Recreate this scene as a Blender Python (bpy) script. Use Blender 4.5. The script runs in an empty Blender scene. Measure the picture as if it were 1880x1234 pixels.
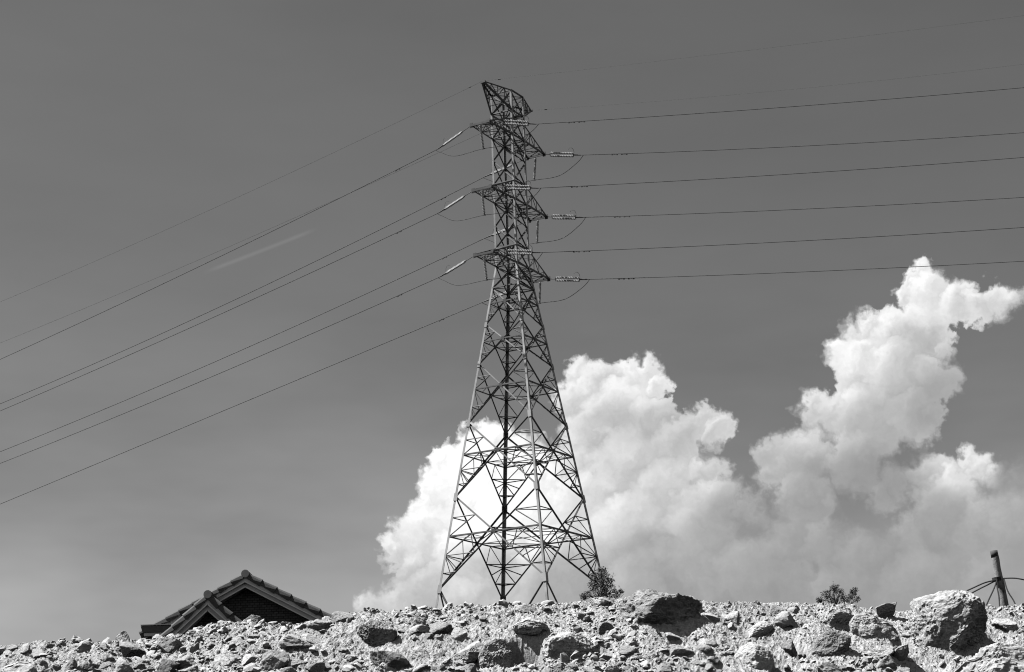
import bpy, bmesh, math, random
import numpy as np
from mathutils import Vector, Matrix

random.seed(7)
SC = bpy.context.scene
COL = SC.collection
R = math.radians

# ------------------------------------------------------------------ camera
F = 3400.0; PITCH = 0.27166; ROLL = 0.03222
fwd = Vector((0, math.cos(PITCH), math.sin(PITCH)))
r0 = Vector((1, 0, 0)); u0 = Vector((0, -math.sin(PITCH), math.cos(PITCH)))
rc = r0 * math.cos(ROLL) - u0 * math.sin(ROLL)
uc = r0 * math.sin(ROLL) + u0 * math.cos(ROLL)
cam_d = bpy.data.cameras.new('camera'); cam = bpy.data.objects.new('camera', cam_d); COL.objects.link(cam)
M = Matrix((rc, uc, -fwd)).transposed().to_4x4()
cam.matrix_world = M
cam_d.sensor_width = 36; cam_d.lens = 36 * F / 1880; cam_d.clip_start = 0.1; cam_d.clip_end = 20000
SC.camera = cam
def ray(px, py):
    return fwd + rc * ((px - 940) / F) + uc * ((617 - py) / F)
def at(px, py, Y):
    d = ray(px, py); return d * (Y / d.y)
def pxm(Y):            # photo pixels per metre at distance Y
    return F / Y

# ------------------------------------------------------------------ render settings
SC.view_settings.view_transform = 'Standard'; SC.view_settings.look = 'None'
SC.view_settings.gamma = 1; SC.view_settings.exposure = .7
SC.cycles.use_denoising = True; SC.cycles.denoiser = 'OPENIMAGEDENOISE'; SC.cycles.denoising_input_passes = 'RGB_ALBEDO_NORMAL'; SC.cycles.denoising_prefilter = 'ACCURATE'
SC.cycles.use_adaptive_sampling = True; SC.cycles.adaptive_threshold = .012; SC.cycles.adaptive_min_samples = 16; SC.cycles.max_bounces = 3; SC.cycles.diffuse_bounces = 0; SC.cycles.filter_width = 1.1

# ------------------------------------------------------------------ object helpers
def tag(o, label=None, cat=None, group=None, kind=None):
    if label: o['label'] = label
    if cat: o['category'] = cat
    if group: o['group'] = group
    if kind: o['kind'] = kind
    return o
def empty(name, loc, label, cat, group=None):
    o = bpy.data.objects.new(name, None); COL.objects.link(o); o.location = loc; o.empty_display_size = .2
    return tag(o, label, cat, group)
class MB:
    def __init__(s): s.v = []; s.f = []
    def add(s, vs, fs):
        n = len(s.v); s.v += [tuple(v) for v in vs]; s.f += [tuple(i + n for i in f) for f in fs]
    def prism(s, sec_a, sec_b):
        n = len(sec_a)
        s.add(list(sec_a) + list(sec_b), [(i, (i + 1) % n, n + (i + 1) % n, n + i) for i in range(n)] + [tuple(range(n))[::-1], tuple(range(n, 2 * n))])
    def angle(s, a, b, w, out, t=None):
        w = w * (1.3 if .075 < w < .15 else 1.1)
        """steel angle (L profile) from a to b, its corner pointing along out"""
        a = Vector(a); b = Vector(b); d = (b - a)
        if d.length < 1e-4: return
        d.normalize(); out = Vector(out); out = out - d * out.dot(d)
        if out.length < 1e-4: out = d.orthogonal()
        out.normalize(); side = d.cross(out)
        e1 = (-out + side).normalized(); e2 = (-out - side).normalized(); t = t or w * .13
        sec = [Vector((0, 0, 0)), e1 * w, e1 * w + e2 * t, e1 * t + e2 * t, e1 * t + e2 * w, e2 * w]
        c = -out * w * .25
        s.prism([a + p - c for p in sec], [b + p - c for p in sec])
    def bar(s, a, b, w, h, up=(0, 0, 1)):
        a = Vector(a); b = Vector(b); d = (b - a).normalized(); up = Vector(up)
        sd = d.cross(up)
        if sd.length < 1e-4: sd = d.orthogonal()
        sd.normalize(); up = sd.cross(d)
        sec = [sd * w / 2 + up * h / 2, -sd * w / 2 + up * h / 2, -sd * w / 2 - up * h / 2, sd * w / 2 - up * h / 2]
        s.prism([a + p for p in sec], [b + p for p in sec])
    def tube(s, pts, rad, n=6, cap=True):
        pts = [Vector(p) for p in pts]; rad = rad if isinstance(rad, (list, tuple)) else [rad] * len(pts)
        rings = []; prev = None
        for i, p in enumerate(pts):
            d = (pts[min(i + 1, len(pts) - 1)] - pts[max(i - 1, 0)]).normalized()
            x = d.orthogonal().normalized() if prev is None else (prev - d * prev.dot(d)).normalized()
            prev = x; y = d.cross(x)
            rings += [p + (x * math.cos(k * 2 * math.pi / n) + y * math.sin(k * 2 * math.pi / n)) * rad[i] for k in range(n)]
        fs = []
        for i in range(len(pts) - 1):
            for k in range(n):
                a = i * n + k; b = i * n + (k + 1) % n
                fs.append((a, b, b + n, a + n))
        if cap: fs += [tuple(range(n))[::-1], tuple(range(len(rings) - n, len(rings)))]
        s.add(rings, fs)
    def lathe(s, a, b, prof, n=10):
        """profile [(t,r)] turned round the axis a->b"""
        a = Vector(a); b = Vector(b); s.tube([a.lerp(b, t) for t, _ in prof], [r for _, r in prof], n)
    def build(s, name, mat, parent=None, smooth=False):
        me = bpy.data.meshes.new(name)
        off = Vector((0, 0, 0))
        if parent is not None:
            p = parent
            while p is not None: off += p.location; p = p.parent
        me.from_pydata([tuple(Vector(v) - off) for v in s.v], [], s.f); me.update()
        if smooth: me.polygons.foreach_set('use_smooth', [True] * len(me.polygons))
        me.materials.append(mat)
        o = bpy.data.objects.new(name, me); COL.objects.link(o)
        if parent is not None: o.parent = parent
        return o

# ------------------------------------------------------------------ materials (all neutral: the photograph is black and white)
def mat(name, base, rough=.8, metal=0, var=.25, scale=3., bump=0., bscale=20., spec=.3, dark=None, coord='Object', detail=8, stain=None, speck=0):
    m = bpy.data.materials.new(name); m.use_nodes = True; nt = m.node_tree; N = nt.nodes; L = nt.links
    b = N['Principled BSDF']; b.inputs['Roughness'].default_value = rough; b.inputs['Metallic'].default_value = metal
    b.inputs['Specular IOR Level'].default_value = spec
    tc = N.new('ShaderNodeTexCoord'); src = tc.outputs[coord]
    if speck:
        mp_ = N.new('ShaderNodeMapping'); mp_.inputs['Rotation'].default_value = (.35, .25, 0); mp_.inputs['Scale'].default_value = (1, 1, 1.4); L.new(src, mp_.inputs[0]); src = mp_.outputs[0]
    nz = N.new('ShaderNodeTexNoise'); nz.inputs['Scale'].default_value = scale; nz.inputs['Detail'].default_value = detail
    nz.inputs['Roughness'].default_value = .65; L.new(src, nz.inputs['Vector'])
    mr = N.new('ShaderNodeMapRange'); mr.inputs['From Min'].default_value = .3; mr.inputs['From Max'].default_value = .7
    mr.inputs['To Min'].default_value = base * (1 - var); mr.inputs['To Max'].default_value = base * (1 + var)
    L.new(nz.outputs['Fac'], mr.inputs['Value']); val = mr.outputs[0]
    if stain:
        n2 = N.new('ShaderNodeTexNoise'); n2.inputs['Scale'].default_value = stain[0]; n2.inputs['Detail'].default_value = 5; L.new(src, n2.inputs['Vector'])
        m2 = N.new('ShaderNodeMapRange'); m2.inputs['From Min'].default_value = .5; m2.inputs['From Max'].default_value = .68
        m2.inputs['To Min'].default_value = 1; m2.inputs['To Max'].default_value = stain[1]; L.new(n2.outputs['Fac'], m2.inputs['Value'])
        mu = N.new('ShaderNodeMath'); mu.operation = 'MULTIPLY'; L.new(val, mu.inputs[0]); L.new(m2.outputs[0], mu.inputs[1]); val = mu.outputs[0]
    if speck:
        n4 = N.new('ShaderNodeTexNoise'); n4.inputs['Scale'].default_value = speck; n4.inputs['Detail'].default_value = 4; n4.inputs['Roughness'].default_value = .8; L.new(src, n4.inputs['Vector'])
        m4 = N.new('ShaderNodeMapRange'); m4.inputs['From Min'].default_value = .32; m4.inputs['From Max'].default_value = .6; m4.inputs['To Min'].default_value = .58; m4.inputs['To Max'].default_value = 1.12; L.new(n4.outputs['Fac'], m4.inputs['Value'])
        mu = N.new('ShaderNodeMath'); mu.operation = 'MULTIPLY'; L.new(val, mu.inputs[0]); L.new(m4.outputs[0], mu.inputs[1]); val = mu.outputs[0]
    L.new(val, b.inputs['Base Color'])
    if bump:
        n3 = N.new('ShaderNodeTexNoise'); n3.inputs['Scale'].default_value = bscale; n3.inputs['Detail'].default_value = 10
        n3.inputs['Roughness'].default_value = .7; L.new(src, n3.inputs['Vector'])
        bp = N.new('ShaderNodeBump'); bp.inputs['Strength'].default_value = bump; bp.inputs['Distance'].default_value = .5 / bscale
        L.new(n3.outputs['Fac'], bp.inputs['Height']); L.new(bp.outputs[0], b.inputs['Normal'])
    return m
SUNLIT_STEEL = mat('sunlit_leg_steel', .38, .45, .1, .3, .8, spec=.3)  # same steel as the bracing, coloured lighter so the legs look sunlit
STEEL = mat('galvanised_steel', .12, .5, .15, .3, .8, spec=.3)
PORC = mat('porcelain_insulator', .62, .25, 0, .15, 4, spec=.6)
IRON = mat('dark_fitting', .10, .6, .5, .2, 4)
WIRE = mat('aluminium_wire', .085, .6, .3, .2, 1)
CONC = mat('footing_concrete', .4, .9, 0, .2, 2, bump=.3)
GROUND = mat('crushed_rock_soil', .49, .95, 0, .22, 9.0, bump=.6, bscale=75, spec=.1, stain=(1.6, .72), speck=60)
ROCKS = [mat('pale_limestone', .55, .92, 0, .18, 7, bump=.5, bscale=30, spec=.15, stain=(9, .75), speck=40),
         mat('grey_crusted_rock', .37, .95, 0, .34, 9, bump=.7, bscale=22, spec=.1, stain=(5, .6), speck=45),
         mat('weathered_rock', .47, .93, 0, .26, 8, bump=.6, bscale=24, spec=.12, stain=(7, .65), speck=42)]
def darken_unseen_ground(m):
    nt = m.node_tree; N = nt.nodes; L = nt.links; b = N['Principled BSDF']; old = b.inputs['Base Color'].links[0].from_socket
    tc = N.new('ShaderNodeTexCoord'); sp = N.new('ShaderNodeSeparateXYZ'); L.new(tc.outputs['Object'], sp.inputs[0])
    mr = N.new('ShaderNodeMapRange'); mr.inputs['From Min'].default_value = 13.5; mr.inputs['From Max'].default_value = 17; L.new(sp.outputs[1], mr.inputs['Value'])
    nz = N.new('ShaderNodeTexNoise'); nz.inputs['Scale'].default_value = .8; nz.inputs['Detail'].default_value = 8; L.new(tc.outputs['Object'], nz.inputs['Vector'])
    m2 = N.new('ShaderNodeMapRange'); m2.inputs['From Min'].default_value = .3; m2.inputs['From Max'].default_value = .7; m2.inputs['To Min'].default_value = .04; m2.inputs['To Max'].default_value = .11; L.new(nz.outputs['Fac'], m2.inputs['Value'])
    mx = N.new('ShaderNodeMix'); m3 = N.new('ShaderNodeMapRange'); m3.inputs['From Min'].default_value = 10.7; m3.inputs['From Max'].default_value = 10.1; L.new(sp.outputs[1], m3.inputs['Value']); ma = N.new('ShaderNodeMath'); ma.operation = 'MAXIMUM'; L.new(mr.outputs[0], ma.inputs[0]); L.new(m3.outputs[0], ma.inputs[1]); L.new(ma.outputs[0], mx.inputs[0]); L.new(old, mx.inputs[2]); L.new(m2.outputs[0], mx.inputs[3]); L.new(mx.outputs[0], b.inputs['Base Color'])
darken_unseen_ground(GROUND)      # unseen ground before and behind the heap, darkened to cut bounced light
GRAVEL = mat('loose_gravel', .49, .95, 0, .2, 14, spec=.1)
TILE = mat('dark_roof_tile', .09, .7, 0, .25, 3, spec=.3)
CAPEND = mat('mortar_ridge_end', .6, .8, 0, .12, 8)
BARGE = mat('grey_painted_board', .85, .6, 0, .08, 3)
BRICK = None
PLASTER = mat('house_plaster', .35, .8, 0, .1, 2)
GUTT = mat('dark_gutter', .12, .5, 0, .1, 3)
WHITE = mat('white_fascia', .92, .6, 0, .05, 3)
LEAF = mat('tree_leaves', .15, .7, 0, .4, 1.5, spec=.25)
BARK = mat('tree_bark', .08, .9, 0, .3, 6)
POLEM = mat('weathered_pole_wood', .30, .85, 0, .35, 9, bump=.5, bscale=30, stain=(6, .45))
ROPE = mat('dark_stay_rope', .04, .8, 0, .2, 10)
def brick_mat():
    m = mat('dark_shingle_wall', .06, .85); nt = m.node_tree; N = nt.nodes; L = nt.links
    tc = N.new('ShaderNodeTexCoord'); mp = N.new('ShaderNodeMapping'); mp.inputs['Rotation'].default_value = (R(90), 0, 0); L.new(tc.outputs['Object'], mp.inputs[0])
    bt = N.new('ShaderNodeTexBrick'); bt.inputs['Scale'].default_value = 3.2; bt.inputs['Color1'].default_value = (.10, .10, .10, 1)
    bt.inputs['Color2'].default_value = (.17, .17, .17, 1); bt.inputs['Mortar'].default_value = (.03, .03, .03, 1); bt.inputs['Mortar Size'].default_value = .03
    L.new(mp.outputs[0], bt.inputs['Vector']); L.new(bt.outputs['Color'], N['Principled BSDF'].inputs['Base Color']); return m
BRICK = brick_mat()

# ------------------------------------------------------------------ numpy noise
def _h(ix, iy, iz, s):
    n = (ix.astype(np.int64) * 374761393 + iy.astype(np.int64) * 668265263 + iz.astype(np.int64) * 2147483647 + s * 1274126177) & 0xffffffff
    n = ((n ^ (n >> 13)) * 1274126177) & 0xffffffff
    n = ((n ^ (n >> 16)) * 2246822519) & 0xffffffff
    return ((n ^ (n >> 15)) & 0xffffff) / float(0xffffff)
def vnoise(x, y, z, s=0):
    ix = np.floor(x); iy = np.floor(y); iz = np.floor(z)
    fx = x - ix; fy = y - iy; fz = z - iz
    fx = fx ** 3 * (fx * (fx * 6 - 15) + 10); fy = fy ** 3 * (fy * (fy * 6 - 15) + 10); fz = fz ** 3 * (fz * (fz * 6 - 15) + 10)
    r = 0
    for a in (0, 1):
        for b in (0, 1):
            for c in (0, 1):
                r = r + _h(ix + a, iy + b, iz + c, s) * (fx if a else 1 - fx) * (fy if b else 1 - fy) * (fz if c else 1 - fz)
    return r * 2 - 1
def fbm(x, y, z, octs, s=0, gain=.5, ridged=False):
    t = 0; a = 1; n = 0
    for k in range(octs):
        ca, sa = math.cos(.6 * k + .3), math.sin(.6 * k + .3)
        X = (x * ca - y * sa) * 2 ** k + 17.3 * k; Y = (x * sa + y * ca) * 2 ** k - 9.1 * k
        v = vnoise(X, Y, z * 2 ** k + 3.7 * k, s + k)
        if ridged: v = 1 - 2 * np.abs(v)
        t = t + a * v; n += a; a *= gain
    return t / n

# ------------------------------------------------------------------ terrain
YC = 12.3
crest_px = [(-300, 1219), (0, 1192), (60, 1188), (120, 1184), (180, 1181), (230, 1178), (270, 1178), (330, 1175), (390, 1161), (440, 1154), (500, 1149), (560, 1141),
            (620, 1137), (660, 1133), (720, 1129), (790, 1124), (870, 1123), (930, 1123), (990, 1119), (1050, 1115), (1100, 1111), (1140, 1104), (1210, 1108),
            (1290, 1116), (1330, 1118), (1400, 1119), (1470, 1119), (1560, 1119), (1640, 1122), (1720, 1126), (1800, 1126), (1850, 1124), (1900, 1120), (2200, 1116)]
cw = [at(px, py, YC) for px, py in crest_px]
cx = np.array([p.x for p in cw]); cz = np.array([p.z for p in cw])
def base_h(x, y):
    x = np.asarray(x, float); y = np.asarray(y, float)
    zc = np.interp(x, cx, cz)
    zc = zc - .08 * np.maximum(np.abs(x) - 6, 0) ** 1.3
    t = YC - y
    g = np.where(t > 0, .60, .5) * (np.sqrt(t * t + .05) - math.sqrt(.05))
    mound = zc - g
    low = -1.6 + 0 * x
    hill = .073 * y - .9 - .004 * np.maximum(np.abs(x) - 12, 0)
    s = lambda a, b, v: (lambda q: q * q * (3 - 2 * q))(np.clip((v - a) / (b - a), 0, 1))
    rise = s(108, 166, y) * (s(-34, -15, x) * 1.0) * (1 - s(90, 200, x))
    hill = hill + rise * (8.4 + .02 * (y - 166) * (y > 166)) + .5 * s(20, 60, y) * vnoise(x * .06, y * .06, 0 * x, 5)
    hill = hill - s(230, 700, y) * (.073 * y + 8)     # the hill ends, flat country behind
    hill = np.maximum(hill, -6 - 0 * hill) if False else hill
    back = s(8, 16, y)
    land = low * (1 - back) + hill * back
    k = .25
    d = (mound - land) / k
    return land + k * np.logaddexp(0, np.clip(d, -40, 40))
def rough(x, y):
    m = np.clip(1 - (np.abs(y - 11.6) - 2.5) / 3, .15, 1)
    h = .045 * fbm(x * 1.6, y * 1.6, 0 * x, 3, 11) + .026 * fbm(x * 6, y * 7, 0 * x, 3, 21, .6)
    h = h + .020 * np.maximum(fbm(x * 13, y * 16, 0 * x, 3, 31, .6, True), -.45) + .016 * fbm(x * 34, y * 40, 0 * x, 3, 41, .65, True)
    return h * m
HOLES = []
def ground_h(x, y):
    x = np.asarray(x, float); y = np.asarray(y, float)
    h = base_h(x, y) + rough(x, y)
    for (hx, hy, hr, hd) in HOLES:
        if hd > .4:                     # the deep hollow runs back into the heap
            q = ((x - hx + .02 * np.sin(y * 31)) / hr) ** 4 + ((y - hy) / .14) ** 4
        else: q = ((x - hx) / hr) ** 2 + ((y - hy) / (hr * 1.25)) ** 2
        h = h - hd * np.exp(-q)
    return h
def hit(px, py, y0=10.2, y1=12.6):
    """where the line of sight through a photo point meets the mound"""
    d = ray(px, py); ys = np.linspace(y0, y1, 900); xs = d.x / d.y * ys; zs = d.z / d.y * ys
    h = base_h(xs, ys); w = np.where(h > zs)[0]
    i = w[0] if len(w) else int(np.argmin(zs - h))
    return Vector((xs[i], ys[i], float(ground_h(xs[i:i + 1], ys[i:i + 1])[0])))

for (px, py, r_, d_) in ((966, 1194, 25, .42), (806, 1157, 17, .09), (238, 1194, 20, .08), (1462, 1190, 14, .08), (1436, 1222, 22, .10), (1545, 1160, 20, .07), (740, 1208, 18, .08), (1832, 1175, 16, .12),
        (1700, 1226, 40, .12), (685, 1192, 34, .06), (500, 1206, 16, .07), (1108, 1200, 18, .06), (1472, 1196, 12, .06), (90, 1232, 20, .07), (1240, 1176, 30, .06), (1655, 1180, 14, .08), (1320, 1222, 14, .07), (310, 1230, 18, .06), (870, 1222, 14, .08), (1310, 1150, 10, .05)):
    p = hit(px, py); HOLES.append((p.x, p.y, r_ * YC / F, d_))
def axis(dense, step, outer):
    a = list(np.arange(dense[0], dense[1] + 1e-6, step)); s = step
    hi = a[-1]
    out_hi = []
    while hi < outer[1]: s *= 1.16; hi += s; out_hi.append(hi)
    s = step; lo = a[0]; out_lo = []
    while lo > outer[0]: s *= 1.16; lo -= s; out_lo.append(lo)
    return np.array(out_lo[::-1] + a + out_hi)
ax = axis((-3.75, 3.75), .0055, (-5000, 5000)); ay = axis((10.7, 12.6), .005, (-600, 7000))
# keep hill cells reasonably small
ay = np.unique(np.concatenate([ay, np.arange(13, 240, 1.5)])); ax = np.unique(np.concatenate([ax, np.arange(-60, 80, 2.)]))
X, Y = np.meshgrid(ax, ay); Z = ground_h(X.ravel(), Y.ravel())
nx, ny = len(ax), len(ay)
co = np.stack([X.ravel(), Y.ravel(), Z], 1)
idx = np.arange(nx * ny).reshape(ny, nx)
fc = np.stack([idx[:-1, :-1].ravel(), idx[:-1, 1:].ravel(), idx[1:, 1:].ravel(), idx[1:, :-1].ravel()], 1)
def np_mesh(name, co, fc, mat_, smooth=True):
    me = bpy.data.meshes.new(name); k = fc.shape[1]
    me.vertices.add(len(co)); me.vertices.foreach_set('co', np.ascontiguousarray(co, dtype=np.float32).ravel())
    me.loops.add(fc.size); me.loops.foreach_set('vertex_index', fc.astype(np.int32).ravel())
    me.polygons.add(len(fc)); me.polygons.foreach_set('loop_start', np.arange(0, fc.size, k, dtype=np.int32))
    me.update(calc_edges=True)
    me.polygons.foreach_set('use_smooth', np.full(len(fc), smooth)); me.materials.append(mat_)
    return me
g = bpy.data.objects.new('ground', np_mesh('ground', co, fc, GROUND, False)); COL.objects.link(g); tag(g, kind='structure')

# ------------------------------------------------------------------ rocks
_ico = {}
def ico(n):
    if n not in _ico:
        bm = bmesh.new(); bmesh.ops.create_icosphere(bm, subdivisions=n, radius=1)
        v = np.array([x.co[:] for x in bm.verts]); v /= np.linalg.norm(v, axis=1)[:, None]
        f = np.array([[q.index for q in p.verts] for p in bm.faces]); bm.free(); _ico[n] = (v, f)
    return _ico[n]
def rock_shape(n, seed, planes=9, soft=90, amp=.05, cuts=.40, fine=.03, crust=.02):
    v, f = ico(n); rg = np.random.RandomState(seed)
    nn = rg.normal(size=(planes, 3)); nn /= np.linalg.norm(nn, axis=1)[:, None]
    hk = rg.uniform(min(cuts, .5), .74, planes)
    s = rg.uniform(0, 50)
    x, y, z = v[:, 0] * 1.6 + s, v[:, 1] * 1.6 + s, v[:, 2] * 1.6 - s
    wv = v + .10 * np.stack([fbm(x, y, z, 3, seed + q) for q in (1, 2, 3)], 1)      # irregular, not perfectly plane faces
    wv /= np.linalg.norm(wv, axis=1)[:, None]
    d = wv @ nn.T
    inv = np.maximum(d, 0.02) / hk
    inv = np.concatenate([inv, np.full((len(v), 1), .93)], 1)
    r = 1 / (np.sum(inv ** soft, 1) ** (1 / soft))
    p = v * r[:, None]
    x, y, z = p[:, 0] + s, p[:, 1] + s, p[:, 2] - s
    dsp = amp * fbm(x * 1.9, y * 1.9, z * 1.9, 4, seed, .55)
    rd = fbm(x * 5, y * 5, z * 5, 4 if n > 4 else 2, seed + 9, .6, True)
    dsp = dsp + fine * rd
    if n > 4:                                             # pits, flakes and crust, in patches
        patch = np.clip(.5 + 1.6 * fbm(x * 1.4, y * 1.4, z * 1.4, 2, seed + 40), .12, 1.2)
        dsp = dsp + patch * (crust * fbm(x * 11, y * 11, z * 11, 3, seed + 5, .65, True) + crust * .8 * fbm(x * 24, y * 24, z * 24, 2, seed + 6, .7) - .05 * np.clip(fbm(x * 4, y * 4, z * 4, 2, seed + 7) - .15, 0, 1))
    return p + v * dsp[:, None], f
def rock_object(name, px, py, w, h, label, seed, n=6, m=0, tilt=0., depth=.9, turn=0., sink=.0, Y=None, bury=True, **kw):
    """a rock whose middle stands at a photo point and which is w x h photo pixels large"""
    p, f = rock_shape(n, seed, **kw)
    ca, sa = math.cos(turn), math.sin(turn); p = p @ np.array([[ca, -sa, 0], [sa, ca, 0], [0, 0, 1]]).T
    if bury: h *= 1.28; py += h * .11; w *= 1.04
    foot = hit(px, py + h * (.2 if bury else .38)); yy = Y or foot.y
    c = at(px, py, yy + .0); k = yy / F
    ext = p.max(0) - p.min(0); mid = (p.max(0) + p.min(0)) / 2
    p = (p - mid) / ext * np.array([w * k, w * k * depth, h * k])
    ct, st = math.cos(tilt), math.sin(tilt); p = p @ np.array([[ct, 0, -st], [0, 1, 0], [st, 0, ct]]).T
    o = bpy.data.objects.new(name, np_mesh(name, p, f, ROCKS[m], False)); COL.objects.link(o)
    o.location = (c.x, c.y + w * k * depth * (.22 if bury else .3), c.z - sink)
    return tag(o, label, 'rock' if w < 80 else 'boulder')
RK = [
 ('rock', 1273, 1113, 32, 42, 'pale blunt rock stuck on the right end of the dirt-crusted boulder', 5, 5, 0, 0, {}),
 ('rock', 1628, 1118, 38, 24, 'small blunt rock standing on the crest left of the largest boulder', 51, 5, 2, 0, {}),
 ('boulder', 706, 1216, 74, 50, 'rough jagged rock at the bottom edge below the dark crusted boulder', 91, 6, 1, .5, dict(crust=.04)),
 ('rock', 708, 1227, 40, 22, 'small pale cobble tucked under the jagged rock at the bottom', 92, 5, 0, 0, {}),
 ('rock', 240, 1188, 46, 26, 'small dark rock under the pointed rock left of the house', 152, 5, 1, 0, {}),
 ('rock', 462, 1141, 40, 24, 'rounded rock on the crest in front of the dark gable wall', 161, 5, 2, -.15, {}),
 ('rock', 443, 1145, 18, 16, 'little pale stone leaning on the rounded rock before the gable wall', 162, 4, 0, 0, {}),
 ('rock', 460, 1216, 46, 32, 'pale blocky rock near the bottom edge below the main gable', 171, 5, 0, 0, {}),
 ('rock', 415, 1216, 46, 32, 'low pale rock beside the pale blocky rock below the gable', 172, 5, 0, 0, {}),
 ('rock', 494, 1204, 30, 26, 'dark broken rock right of the pale blocky rock at the bottom', 173, 5, 1, 0, {}),
 ('rock', 308, 1222, 42, 28, 'dark rock at the bottom edge below the gutter of the house', 174, 5, 1, 0, dict(crust=.03)),
 ('rock', 578, 1228, 36, 24, 'dark lump cut by the bottom edge below the right end of the roof', 175, 5, 1, 0, dict(crust=.03)),
 ('rock', 806, 1152, 46, 26, 'dark hollowed rock below the left leg of the tower', 181, 5, 1, 0, dict(crust=.04)),
 ('rock', 843, 1165, 30, 30, 'pale round stone right of the dark hollowed rock', 182, 5, 0, 0, dict(planes=7, cuts=.75)),
 ('rock', 970, 1121, 44, 22, 'low layered rock on the crest right of the thick black tower leg', 191, 5, 2, .1, {}),
 ('rock', 1006, 1110, 34, 18, 'rounded hump of rock on the crest under the pale tower leg', 192, 5, 2, 0, {}),
 ('rock', 1110, 1106, 52, 20, 'low pale rock on the crest in front of the small bushy tree', 193, 5, 0, 0, {}),
 ('rock', 1112, 1153, 30, 24, 'dark chipped rock below the small bushy tree', 194, 5, 1, 0, {}),
 ('rock', 1112, 1204, 24, 18, 'small pale stone at the lower right end of the long pale boulder', 195, 5, 0, 0, {}),
 ('rock', 1450, 1187, 30, 30, 'dark squarish rock right of the pale rounded boulder', 201, 5, 1, 0, {}),
 ('rock', 1344, 1133, 36, 32, 'grey upright rock on the crest right of the dirt-crusted boulder', 202, 5, 2, .2, {}),
 ('rock', 1307, 1113, 26, 12, 'flat dark chip on the crest beside the blunt pale rock', 203, 5, 1, 0, {}),
 ('rock', 1304, 1133, 42, 20, 'pale wedge right of the dirt-crusted boulder', 204, 5, 0, .2, {}),
 ('rock', 1392, 1156, 62, 26, 'pale wedge-shaped slab sloping above the pale rounded boulder', 205, 5, 0, -.35, dict(planes=7, cuts=.5)),
 ('rock', 1656, 1196, 32, 24, 'small angular stone at the lower left of the largest boulder', 206, 5, 2, 0, {}),
 ('rock', 1614, 1197, 56, 18, 'thin pale slab lying left of the small angular stone', 207, 5, 0, -.12, dict(planes=7, cuts=.5)),
 ('rock', 1236, 1168, 26, 16, 'small white stone under the front of the dirt-crusted boulder', 208, 5, 0, 0, {}),
 ('rock', 1846, 1148, 44, 30, 'low pale rock right of the largest boulder under the pole', 209, 5, 0, 0, {}),
 ('rock', 860, 1196, 60, 44, 'grey broken rock left of the upright rock by the hollow', 210, 5, 2, .1, dict(crust=.03)),
 ('rock', 770, 1205, 50, 30, 'pale low rock right of the jagged rock at the bottom', 211, 5, 0, 0, {}),
 ('rock', 1300, 1180, 34, 20, 'pale half-buried stone right below the dirt-crusted boulder', 212, 5, 0, 0, {}),
]
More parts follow.
